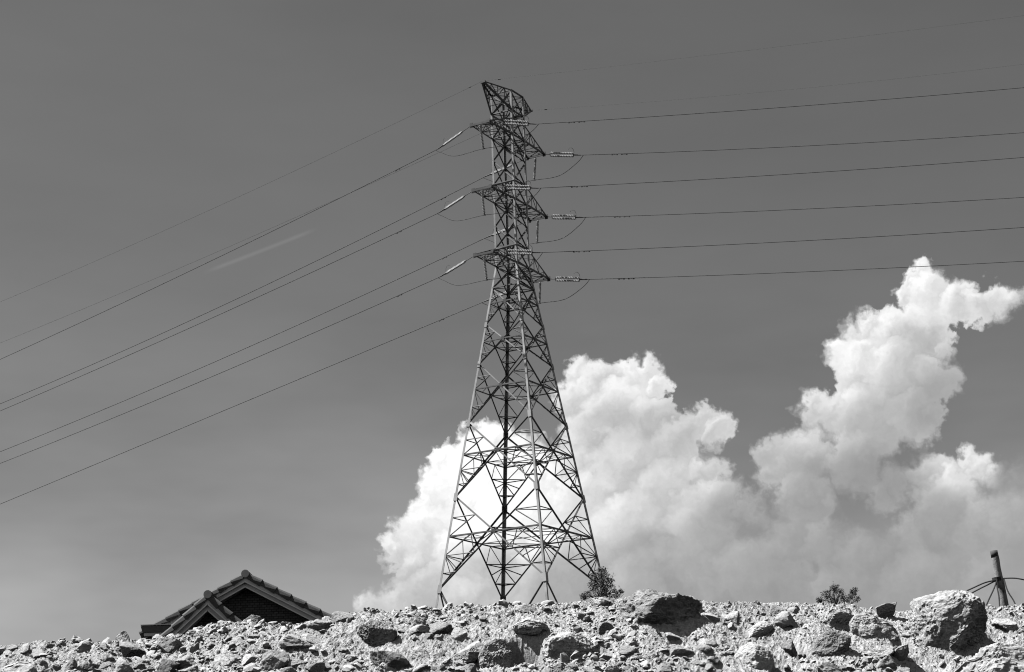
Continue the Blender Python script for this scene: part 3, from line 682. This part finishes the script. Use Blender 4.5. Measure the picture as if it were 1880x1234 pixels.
# ------------------------------------------------------------------ house
HY = 60.; K = HY / F
AP = at(450, 1052, HY)                                  # apex of the main gable
GZ = float(base_h(np.array([AP.x]), np.array([HY]))[0])
house = empty('tiled_house', (AP.x, HY, GZ), 'house with dark tiled gable roof rising behind the mound at left', 'house')
def gable(apx, y0, half, pitch, nt, length, tw, parent, more=0.):
    """a gable roof; apx apex point of the verge, y0 its front, slopes down both sides"""
    sl = math.tan(pitch)
    roof = MB()
    for s in (-1, 1):
        d = Vector((s * math.cos(pitch), 0, -math.sin(pitch))); nrm = Vector((s * math.sin(pitch), 0, math.cos(pitch)))
        LL = (half + (more if s > 0 else 0)) / math.cos(pitch); rows = max(int(LL / tw), 1)
        for k in range(rows):                            # tile courses, each one lifted over the next
            a = Vector((apx.x, 0, apx.z)) + d * (LL * k / rows) - nrm * .1; b = Vector((apx.x, 0, apx.z)) + d * (LL * (k + 1) / rows) - nrm * .06
            roof.add([(a.x, y0 + .12, a.z), (b.x, y0 + .12, b.z), (b.x, y0 + length, b.z), (a.x, y0 + length, a.z)] + [tuple(Vector((p.x, yy, p.z)) - nrm * .06) for p, yy in ((a, y0 + .12), (b, y0 + .12), (b, y0 + length), (a, y0 + length))],
                     [(0, 1, 2, 3), (7, 6, 5, 4), (0, 4, 5, 1), (1, 5, 6, 2), (2, 6, 7, 3), (3, 7, 4, 0)])
    rf = roof.build('roof', TILE, parent)
    for s in (-1, 1):
        d = Vector((s * math.cos(pitch), 0, -math.sin(pitch))); nrm = Vector((s * math.sin(pitch), 0, math.cos(pitch)))
        base = Vector((apx.x, y0, apx.z)); LL = (half + (more if s > 0 else 0)) / math.cos(pitch)
        for k in range(nt):
            a = base + d * (LL * (k + .12) / nt); b = base + d * (LL * (k + 1.12) / nt)
            mb = MB(); yv = Vector((0, .14, 0)); th = .095
            def sec(c, sc): # rounded verge cap profile in the (y, nrm) plane
                pr = []
                for q in range(9):
                    an = math.pi * q / 8; pr.append(c + Vector((0, 1, 0)) * (.12 - .12 * sc * math.cos(an)) + nrm * (th * sc * math.sin(an) - .02))
                pr += [c + Vector((0, .24, 0)) - nrm * (.02 + .08), c + Vector((0, 0, 0)) - nrm * (.02 + .115 * sc)]
                return pr
            mb.prism(sec(a, .82), sec(b, 1.22))
            mb.build('verge_tile', TILE, rf)
        # barge boards: a thick one close under the tiles, a lower one set back
        mb = MB()
        for (off, hgt, yy, th2) in ((-.18, .13, y0 + .05, .04), (-.30, .13, y0 + .10, .04)):
            a = Vector((apx.x, yy, apx.z)) + nrm * off; b = a + d * LL * 1.0
            up_ = nrm
            zt = abs(off) * math.tan(pitch)
            A = Vector((apx.x, yy, apx.z + off / math.cos(pitch) + hgt / 2 / math.cos(pitch))); Bq = Vector((apx.x, yy, apx.z + off / math.cos(pitch) - hgt / 2 / math.cos(pitch)))
            E1 = A + d * LL; E2 = Bq + d * LL
            v = [A, E1, E2, Bq]; v2 = [p + Vector((0, th2, 0)) for p in v]
            mb.add(v + v2, [(0, 1, 2, 3), (7, 6, 5, 4), (0, 4, 5, 1), (1, 5, 6, 2), (2, 6, 7, 3)])
        mb.build('barge_board', BARGE, parent)
        mb = MB()
        for zo in (-.235, -.375):
            A = Vector((apx.x, y0 + .03 + (.05 if zo < -.3 else 0), apx.z + zo / math.cos(pitch))); mb.bar(A - Vector((0, .03, 0)), A + d * LL - Vector((0, .03, 0)), .05, .035, nrm)
        mb.build('trim_strip', WHITE, parent)
        # soffit board between the barge board and the wall
        mb = MB(); A = Vector((apx.x, y0 + .14, apx.z - .36 / math.cos(pitch))); E = A + d * LL
        mb.add([A, E, E + Vector((0, .5, 0)), A + Vector((0, .5, 0))] + [q + Vector((0, 0, .03)) for q in (A, E, E + Vector((0, .5, 0)), A + Vector((0, .5, 0)))], [(0, 1, 2, 3), (7, 6, 5, 4), (0, 4, 5, 1), (1, 5, 6, 2), (2, 6, 7, 3), (3, 7, 4, 0)])
        mb.build('soffit', BARGE, parent)
    mb = MB()                                           # ridge caps
    nr = int(length / .4)
    for k in range(nr): mb.tube([Vector((apx.x, y0 + .02 + k * length / nr, apx.z + .0)), Vector((apx.x, y0 + (k + 1.08) * length / nr, apx.z + .0))], [.135, .12], 12)
    rd = mb.build('ridge_cap', TILE, rf)
    mb = MB(); mb.tube([Vector((apx.x, y0 - .012, apx.z)), Vector((apx.x, y0 + .03, apx.z))], .128, 18); mb.build('ridge_end', CAPEND, rd)
    return rf
half = 190 * K; pit = R(28.2)
gable(AP + Vector((0, 0, -.02)), HY, half, pit, 8, 7.5, .33, house, .42)
def gwall(apx, y, half, pitch, zb, m, name, parent, th=.15):
    mb = MB(); w = half; v = [(apx.x - w, y, zb), (apx.x + w, y, zb), (apx.x + w, y, apx.z - w * math.tan(pitch)), (apx.x, y, apx.z), (apx.x - w, y, apx.z - w * math.tan(pitch))]
    v2 = [(a, b + th, c) for a, b, c in v]; n = 5
    mb.add(v + v2, [(0, 1, 2, 3, 4), (9, 8, 7, 6, 5)] + [(i, i + 5, (i + 1) % 5 + 5, (i + 1) % 5) for i in range(5)]); return mb.build(name, m, parent)
gwall(AP - Vector((0, 0, .40)), HY + .6, half - .5, pit, GZ - .3, BRICK, 'gable_wall', house)
mb = MB(); ez = AP.z - (half - .5) * math.tan(pit) - .3
for x0 in (AP.x - half + .5, AP.x + half - .65): mb.bar((x0 + .075, HY + .76, (ez + GZ - .3) / 2), (x0 + .075, HY + 7.2, (ez + GZ - .3) / 2), .15, ez - GZ + .3)
mb.bar((AP.x - half + .5, HY + 7.28, (ez + GZ - .3) / 2), (AP.x + half - .5, HY + 7.28, (ez + GZ - .3) / 2), .15, ez - GZ + .3)
mb.build('wall', PLASTER, house)
A2 = at(381, 1091, HY - 1.1); h2 = 86 * K
gable(A2, HY - 1.1, h2 + .25, R(42), 5, 2.0, .33, house)
gwall(A2 - Vector((0, 0, .46)), HY - .55, h2 - .1, R(42), GZ - .3, BRICK, 'porch_wall', house)
mb = MB(); q = A2 - Vector((0, 0, .95)); a = .42
mb.add([(q.x - a, HY - .60, q.z - a), (q.x + a, HY - .60, q.z - a), (q.x, HY - .60, q.z), (q.x - a, HY - .56, q.z - a), (q.x + a, HY - .56, q.z - a), (q.x, HY - .56, q.z)], [(0, 1, 2), (5, 4, 3), (0, 3, 4, 1), (1, 4, 5, 2), (2, 5, 3, 0)])
mb.build('gable_vent', GUTT, house)
gl = at(260, 1151, HY - .2); gr = at(322, 1152, HY - .2)
mb = MB(); sec0 = [Vector((gl.x, HY - .35, gl.z)), Vector((gl.x + .06, HY - .35, gl.z - .2)), Vector((gl.x + .06, HY - .1, gl.z - .2)), Vector((gl.x, HY - .1, gl.z))]
mb.prism(sec0, [Vector((gr.x, p.y, p.z)) for p in sec0]); mb.build('gutter', GUTT, house)
mb = MB(); mb.bar((gl.x + .0, HY - .22, gl.z + .035), (gr.x, HY - .22, gl.z + .035), .3, .03); mb.bar((gl.x + .1, HY - .2, gl.z - .26), (gr.x, HY - .2, gl.z - .26), .2, .1); mb.build('fascia', WHITE, house)

# ------------------------------------------------------------------ trees
def tree(name, label, cxp, cyp, rw, rh, Y, seed, nclump, leaves, blobs, gap=1.):
    rg = random.Random(seed); c = at(cxp, cyp, Y); k = Y / F
    gz = float(base_h(np.array([c.x]), np.array([Y]))[0])
    root = empty(name, (c.x, Y, gz), label, 'tree')
    tb = MB(); top = c + Vector((0, 0, rh * k * .2)); base = Vector((c.x + .1, Y, gz - .3))
    hgt = (top - base).length; tb.tube([base, base.lerp(top, .4) + Vector((.12, 0, 0)), base.lerp(top, .75), top], [.11, .085, .06, .02], 8)
    lf = MB()
    for (bx, by, br) in blobs:
        bc = at(bx, by, Y + rg.uniform(-.5, .5) * rw * k); st = base.lerp(top, rg.uniform(.45, .85))
        mid = st.lerp(bc, .5) + Vector((rg.uniform(-.1, .1), rg.uniform(-.1, .1), .08)); tb.tube([st, mid, bc], [.04, .028, .012], 6)
        for _ in range(3):
            e = bc + Vector((rg.gauss(0, .4), rg.gauss(0, .4), rg.gauss(0, .4))) * br * k; tb.tube([mid, e], [.02, .008], 5)
        for _ in range(leaves):
            # clusters hung on twigs, with gaps between
            v = Vector((rg.gauss(0, 1), rg.gauss(0, 1), rg.gauss(0, 1))); v = v.normalized() * (rg.random() ** .45) * br * k
            p = bc + Vector((v.x, v.y, v.z * .9))
            sub = round(p.x * 5) * 131 + round(p.y * 5) * 17 + round(p.z * 5) * 57
            if random.Random(sub + seed).random() < .42 * gap: continue
            for _ in range(5):
                q = p + Vector((rg.gauss(0, .06), rg.gauss(0, .06), rg.gauss(0, .06)))
                d = Vector((rg.gauss(0, .6), rg.gauss(0, .6), -.5 + rg.gauss(0, .5))).normalized(); s = d.orthogonal().normalized(); s = (s * math.cos(rg.random() * 6) + d.cross(s) * math.sin(rg.random() * 6))
                l = rg.uniform(.08, .16); w = l * .24
                lf.add([q, q + d * l * .5 + s * w, q + d * l, q + d * l * .5 - s * w], [(0, 1, 2, 3)])
    tb.build('trunk', BARK, root); lf.build('crown', LEAF, root)
    return root
tree('small_tree', 'small dark bushy tree in front of the right foot of the tower', 1105, 1078, 40, 38, 138., 3, 14, 115,
     [(1105, 1052, 11), (1094, 1060, 12), (1117, 1062, 12), (1088, 1076, 10), (1106, 1076, 15), (1124, 1078, 12), (1098, 1090, 12), (1078, 1090, 8), (1072, 1096, 6), (1116, 1094, 12), (1132, 1092, 9), (1140, 1086, 5), (1104, 1104, 9), (1124, 1104, 7), (1104, 1048, 9), (1112, 1068, 12), (1096, 1070, 10)], 1.05)
tree('small_tree', 'sparse feathery treetop showing over the crest left of the largest boulder', 1532, 1096, 36, 26, 138., 8, 14, 110,
     [(1532, 1078, 9), (1522, 1084, 9), (1542, 1086, 8), (1514, 1094, 9), (1532, 1094, 11), (1504, 1102, 6), (1548, 1096, 8), (1566, 1088, 6), (1571, 1082, 4), (1562, 1096, 8), (1574, 1100, 5), (1530, 1106, 12), (1555, 1108, 8)], 1.25)

# ------------------------------------------------------------------ leaning pole with stays
PY = 30.; kp = PY / F
ptop = at(1824.5, 1012, PY); pm_ = at(1846, 1122, PY); dirp = (pm_ - ptop); pb = ptop + dirp * 2.6
gz = float(base_h(np.array([pb.x]), np.array([PY]))[0])
pb = ptop + dirp * ((gz - .2 - ptop.z) / dirp.z)
pole = empty('stub_pole', (pb.x, pb.y, gz), 'short leaning weathered pole held by dark stays behind the largest boulder', 'pole')
mb = MB(); n = 24; mb.tube([ptop.lerp(pb, t / n) + Vector((math.sin(t * 1.7) * .004, 0, 0)) for t in range(n + 1)], [.058 + .017 * min(1, t / 8) + .003 * math.sin(t * 2.3) for t in range(n + 1)], 14)
mb.build('shaft', POLEM, pole, True)
cap = MB(); cap.tube([ptop.lerp(pb, -.002), ptop.lerp(pb, .03)], [.060, .062], 14); cap.build('dark_tip', mat('charred_wood', .09, .9, 0, .4, 14), pole, True)
kn = at(1830, 1065, PY - .07); kr = at(1843, 1062, PY - .05)
cm = MB(); cm.tube([at(1830, 1060, PY), at(1831.5, 1067, PY)], [.080, .082], 12); cm.build('rope_binding', ROPE, pole)
for (st, pts) in ((kn, [(1808, 1070), (1781, 1082), (1740, 1100)]), (kn, [(1813, 1074), (1797, 1082), (1752, 1106)]), (kn, [(1826, 1078), (1816, 1100), (1806, 1122)]),
                  (kn, [(1831, 1080), (1834, 1096), (1835.5, 1118)]), (kr, [(1850, 1085), (1861, 1103), (1867, 1118)]), (kr, [(1862, 1061.6), (1880, 1064.5), (1930, 1076)])):
    w = [st]
    for i, (a, b) in enumerate(pts): w.append(at(a, b, PY - .1 - .25 * (i + 1) / len(pts)))
    # carry on straight to the ground
    d = (w[-1] - w[-2]).normalized(); p = w[-1].copy()
    for _ in range(200):
        if p.z < float(base_h(np.array([p.x]), np.array([p.y]))[0]) - .02 or d.z > -.05: break
        p += d * .05
    w.append(p)
    mb = MB(); mb.tube(catmull(w[:-1], 6) + [w[-1]], .0115, 6); mb.build('stay', ROPE, pole)

# ------------------------------------------------------------------ sun and sky
SUN_EL = R(60); sh = Vector((-.98, .06, 0)).normalized()
S = Vector((sh.x * math.cos(SUN_EL), sh.y * math.cos(SUN_EL), math.sin(SUN_EL)))
sd = bpy.data.lights.new('sun', 'SUN'); sd.energy = 5.0; sd.angle = R(.5); sd.color = (1, 1, 1)
so = bpy.data.objects.new('sun', sd); COL.objects.link(so); so.rotation_euler = S.to_track_quat('Z', 'Y').to_euler()

wd = bpy.data.worlds.new('World'); SC.world = wd; wd.use_nodes = True; nt = wd.node_tree; N = nt.nodes; Lk = nt.links
for n_ in list(N): N.remove(n_)
class G:
    def __init__(s, nt): s.nt = nt
    def n(s, t, **kw):
        x = s.nt.nodes.new(t)
        for k, v in kw.items(): setattr(x, k, v)
        return x
    def set(s, sock, v):
        if isinstance(v, bpy.types.NodeSocket): s.nt.links.new(v, sock)
        else: sock.default_value = v
    def m(s, op, a, b=0., c=0., clamp=False):
        x = s.n('ShaderNodeMath', operation=op); x.use_clamp = clamp
        s.set(x.inputs[0], a); s.set(x.inputs[1], b); s.set(x.inputs[2], c); return x.outputs[0]
    def v(s, op, a, b=(0, 0, 0), sc=None):
        x = s.n('ShaderNodeVectorMath', operation=op); s.set(x.inputs[0], a); s.set(x.inputs[1], b)
        if sc is not None: s.set(x.inputs['Scale'], sc)
        return x.outputs['Value'] if op in ('DISTANCE', 'LENGTH', 'DOT_PRODUCT') else x.outputs['Vector']
    def mr(s, x_, a, b, c, d, smooth=False):
        x = s.n('ShaderNodeMapRange'); x.interpolation_type = 'SMOOTHSTEP' if smooth else 'LINEAR'
        for k, v in zip(('Value', 'From Min', 'From Max', 'To Min', 'To Max'), (x_, a, b, c, d)): s.set(x.inputs[k], v)
        return x.outputs[0]
    def mix(s, f, a, b):
        return s.m('ADD', s.m('MULTIPLY', a, s.m('SUBTRACT', 1., f)), s.m('MULTIPLY', b, f))
    def noise(s, vec, scale, detail=4, rough=.55, col=False):
        x = s.n('ShaderNodeTexNoise'); x.noise_dimensions = '2D'; s.set(x.inputs['Vector'], vec); x.inputs['Scale'].default_value = scale; x.inputs['Detail'].default_value = detail; x.inputs['Roughness'].default_value = rough
        return x.outputs['Color' if col else 'Fac']
W = G(nt)
# sky coordinates: azimuth and elevation in hundredths of a radian (fixed to the world, not to the camera)
def azel(px, py):
    d = ray(px, py).normalized(); return (100 * math.atan2(d.x, d.y), 100 * math.asin(d.z))
UNIT = 100 / F            # one photo pixel in those units
# --- reusable group: height of the cumulus at a sky point
CL = [  # px, py, radius
 (905,818,44),(872,812,34),(840,858,48),(812,905,48),(778,940,36),(757,978,38),(900,900,85),(965,862,62),(1008,872,48),(800,1000,76),(758,1050,38),(722,1010,26),(688,1122,34),(742,1105,40),(880,1040,100),(960,960,90),
 (1068,688,32),(1100,705,44),(1150,690,34),(1190,680,27),(1208,706,20),(1060,735,44),(1140,770,78),(1074,800,52),(1052,870,60),(1200,770,46),(1262,790,34),(1290,770,24),(1313,790,26),(1326,772,13),(1240,840,66),(1296,862,34),(1160,870,80),(1090,930,80),(1230,930,84),(1310,930,58),(1150,1010,105),(1290,1020,105),
 (1690,505,25),(1672,520,22),(1712,535,42),(1660,545,24),(1765,556,42),(1800,562,36),(1832,557,30),(1858,550,22),(1878,543,15),(1600,606,30),(1568,612,26),(1555,650,38),(1640,612,42),(1690,606,56),(1590,680,66),(1660,690,74),(1718,690,42),(1735,640,22),(1500,755,36),(1540,760,46),(1600,775,72),(1680,765,50),(1438,828,30),(1405,832,20),(1408,876,24),(1480,840,60),(1570,850,60),(1385,948,44),(1480,920,60),
 (1775,850,22),(1795,860,26),(1700,872,36),(1740,880,30),(1830,880,32),(1878,880,38),(1645,886,36),(1620,905,26),(1750,950,84),(1860,980,100),(1680,1010,66),(1600,1030,66),(1520,1000,54),(1450,985,56),(1400,1070,95),(1560,1100,80),(1700,1090,90),(1850,1090,90),(1180,1100,90),(1030,1050,90),(795,1095,62),(860,1115,60)]
rgc = random.Random(21); extra = []
for (bx, by, br) in CL:
    if br < 38 or by > 960: continue
    for _ in range(2 if br < 60 else 3):
        an = rgc.uniform(-.2, 3.5); rr_ = br * rgc.uniform(.28, .5); q_ = rgc.choice((.55, 1., 1.)) * (br - rr_ * .8); extra.append((bx + math.cos(an) * q_, by - math.sin(an) * q_, rr_))
CL = CL + extra
gt = bpy.data.node_groups.new('cumulus_height', 'ShaderNodeTree')
gt.interface.new_socket('P', in_out='INPUT', socket_type='NodeSocketVector'); gt.interface.new_socket('H', in_out='OUTPUT', socket_type='NodeSocketFloat'); gt.interface.new_socket('L', in_out='OUTPUT', socket_type='NodeSocketFloat')
gg = G(gt); gi = gg.n('NodeGroupInput'); go = gg.n('NodeGroupOutput')
p0 = gi.outputs[0]
# turbulence bends the outlines
w1 = gg.v('SCALE', gg.v('SUBTRACT', gg.noise(p0, .55, 3, .55, True), (.5, .5, .5)), sc=1.6)
w2 = gg.v('SCALE', gg.v('SUBTRACT', gg.noise(p0, 2.2, 4, .6, True), (.5, .5, .5)), sc=.6)
pw = gg.v('ADD', gg.v('ADD', p0, w1), w2)
sep = gg.n('ShaderNodeSeparateXYZ'); gt.links.new(pw, sep.inputs[0]); cmb = gg.n('ShaderNodeCombineXYZ'); gt.links.new(sep.outputs[0], cmb.inputs[0]); gt.links.new(sep.outputs[1], cmb.inputs[1]); pf = cmb.outputs[0]
acc = None; lum = 0.
SUND = (-.62, .78, 0)
for (bx, by, br) in sorted(CL, key=lambda q: q[1] + q[2] * .35):
    a, e = azel(bx, by); rr = br * UNIT
    if acc is None: df = gg.v('SUBTRACT', pf, (a, e, 0))
    else:                                     # one billow after the other: keeps the shader's memory small
        x = gg.n('ShaderNodeVectorMath', operation='MULTIPLY_ADD'); gt.links.new(lum, x.inputs[0]); x.inputs[1].default_value = (1e-7, 1e-7, 0); gt.links.new(pf, x.inputs[2])
        df = gg.v('SUBTRACT', x.outputs[0], (a, e, 0))
    dl = gg.v('LENGTH', df)
    hh = gg.m('SUBTRACT', rr, dl)
    acc = hh if acc is None else gg.m('SMOOTH_MAX', acc, hh, .22)
    vi = gg.m('MULTIPLY', gg.v('DOT_PRODUCT', df, SUND), 1 / rr)                       # -1 shaded side .. 1 sunlit side of this billow
    ai = gg.m('MULTIPLY', hh, 1 / (.20 * rr + .18), clamp=True)
    fd = gg.m('MULTIPLY_ADD', vi, .62, .42, clamp=True)                                # each billow melts into the next on its shaded side
    aa = gg.m('MULTIPLY', ai, fd)
    lum = gg.m('ADD', lum, gg.m('MULTIPLY', aa, gg.m('SUBTRACT', vi, lum)))
vo = gg.n('ShaderNodeTexVoronoi', voronoi_dimensions='2D', feature='SMOOTH_F1'); gg.set(vo.inputs['Vector'], pw); vo.inputs['Scale'].default_value = .8; vo.inputs['Detail'].default_value = 3
vo.inputs['Roughness'].default_value = .55; vo.inputs['Lacunarity'].default_value = 2.3; vo.inputs['Smoothness'].default_value = .35; vo.normalize = True
bil = gg.m('SUBTRACT', .42, vo.outputs['Distance'])
H = gg.m('ADD', acc, gg.m('MULTIPLY', bil, .75))
gt.links.new(H, go.inputs[0]); gt.links.new(gg.m('ADD', lum, gg.m('MULTIPLY', bil, .85)), go.inputs[1])
def height(vec):
    x = nt.nodes.new('ShaderNodeGroup'); x.node_tree = gt; nt.links.new(vec, x.inputs[0]); return x.outputs
tc = W.n('ShaderNodeTexCoord'); sx = W.n('ShaderNodeSeparateXYZ'); Lk.new(tc.outputs['Generated'], sx.inputs[0])
az = W.m('MULTIPLY', W.m('ARCTAN2', sx.outputs[0], sx.outputs[1]), 100.); el = W.m('MULTIPLY', W.m('ARCSINE', sx.outputs[2]), 100.)
cb = W.n('ShaderNodeCombineXYZ'); Lk.new(az, cb.inputs[0]); Lk.new(el, cb.inputs[1]); PP = cb.outputs[0]
ho_ = height(PP); h0 = ho_[0]; L0 = ho_[1]
# tone anchors: how bright the cloud is there (sunlit thick tops against thin hazy bases)
TA = [(870,830,.90),(800,930,.84),(900,930,.98),(960,930,.95),(760,990,.66),(760,1080,.52),(900,1060,.56),(1080,700,.66),(1190,690,.74),(1120,780,.52),(1060,780,.62),(1230,790,.50),(1320,800,.60),(1110,920,.62),(1180,930,.55),(1290,860,.60),(1200,1020,0.40),(1340,960,0.39),
      (1400,860,.46),(1500,770,.58),(1580,620,.72),(1540,680,.70),(1690,540,.74),(1820,555,.66),(1680,650,.52),(1720,740,0.39),(1600,780,.46),(1500,900,0.37),(1600,870,0.34),(1780,850,.64),(1870,900,.48),(1740,960,0.37),(1450,1010,0.37),(1600,1030,0.35),(1850,1050,.37),(1400,1090,.36),(1650,1100,.36),(1040,1080,.43),(700,1110,.58)]
sw = None; sb = None
for (tx, ty, tv) in TA:
    a, e = azel(tx, ty); dd = W.v('DISTANCE', PP, (a, e, 0)); ww = W.m('DIVIDE', 1., W.m('ADD', W.m('POWER', dd, 4.), .6))
    sw = ww if sw is None else W.m('ADD', sw, ww); sb = W.m('MULTIPLY', ww, tv) if sb is None else W.m('MULTIPLY_ADD', ww, tv, sb)
tone = W.m('DIVIDE', sb, sw)
rim = W.mr(h0, .0, .9, .10, 0., True)
lit = W.m('ADD', W.m('MULTIPLY', L0, .60), rim)
cl_col = W.m('MULTIPLY', tone, W.m('ADD', .92, W.m('MULTIPLY', lit, W.mr(tone, .36, .62, .40, 1.))))
fine = W.m('SUBTRACT', W.noise(PP, 1.2, 7, .6), .5)
tone_ex = .635
cl_col = W.m('MINIMUM', W.m('MULTIPLY', cl_col, W.m('ADD', 1.0, W.m('MULTIPLY', fine, .16))), .98)
cl_col = W.m('MULTIPLY', cl_col, tone_ex)
# crisp edges high up, soft ones in the haze
lw = W.mr(az, azel(930, 1000)[0], azel(1130, 1000)[0], 0., 1., True)
edge = W.mix(lw, .36, W.mr(el, 13.5, 22., 1.25, .36))
edge = W.m('MULTIPLY', edge, W.mr(az, azel(1740, 600)[0], azel(1850, 600)[0], 1., 2.2, True))
edge = W.m('MULTIPLY', edge, W.mr(W.noise(PP, .28, 2, .5), .35, .68, .55, 2.1))
alpha = W.m('DIVIDE', W.m('ADD', h0, W.mix(lw, .10, W.mr(el, 16., 26., .30, .08))), edge); alpha = W.mr(alpha, 0., 1., 0., 1., True)
# clear sky: Nishita, read in grey, as behind an orange-red filter
sky = W.n('ShaderNodeTexSky', sky_type='NISHITA'); sky.sun_disc = False; sky.sun_elevation = SUN_EL; sky.sun_rotation = math.atan2(S.x, S.y)
sky.air_density = 1.; sky.dust_density = 1.6; sky.ozone_density = 1
sc_ = W.n('ShaderNodeSeparateColor'); Lk.new(sky.outputs[0], sc_.inputs[0])
grey = W.m('ADD', W.m('MULTIPLY', sc_.outputs[0], .55), W.m('ADD', W.m('MULTIPLY', sc_.outputs[1], .40), W.m('MULTIPLY', sc_.outputs[2], .05)))
skyv = W.m('MULTIPLY', W.m('MULTIPLY', grey, .0432), W.m('MULTIPLY', W.m('MULTIPLY', W.mr(el, 11., 25., 1.42, 1.03, True), W.mr(el, 25., 46., 1., .93)), W.mr(el, 45., 110., 1., .48)))
streak = W.noise(W.v('MULTIPLY', PP, (.35, 1.1, 1)), .12, 4, .55)
DBG = W
skyv = W.m('MULTIPLY', skyv, W.mr(streak, .3, .7, W.mr(el, 15., 32., .82, .955), W.mr(el, 15., 32., 1.16, 1.045)))
# old thin contrail: a straight band between two sky points
a0, e0 = azel(395, 493); a1, e1 = azel(582, 420); dx_, dy_ = a1 - a0, e1 - e0; ll = math.hypot(dx_, dy_)
rel = W.v('SUBTRACT', PP, (a0, e0, 0)); along = W.m('DIVIDE', W.v('DOT_PRODUCT', rel, (dx_ / ll, dy_ / ll, 0)), ll); off = W.v('DOT_PRODUCT', rel, (-dy_ / ll, dx_ / ll, 0))
band = W.m('MULTIPLY', W.mr(W.m('ABSOLUTE', off), 0., .17, 1., 0., True), W.m('MULTIPLY', W.mr(along, -.15, .1, 0., 1., True), W.mr(along, .8, 1.05, 1., 0., True)))
skyv = W.m('ADD', skyv, W.m('MULTIPLY', band, .022))
fin = W.mix(alpha, skyv, cl_col)
bg = W.n('ShaderNodeBackground'); bg.inputs['Strength'].default_value = 1.0
Lk.new(fin, bg.inputs['Color']); out = W.n('ShaderNodeOutputWorld'); Lk.new(bg.outputs[0], out.inputs[0])
wd.cycles.sampling_method = 'MANUAL'; wd.cycles.sample_map_resolution = 512
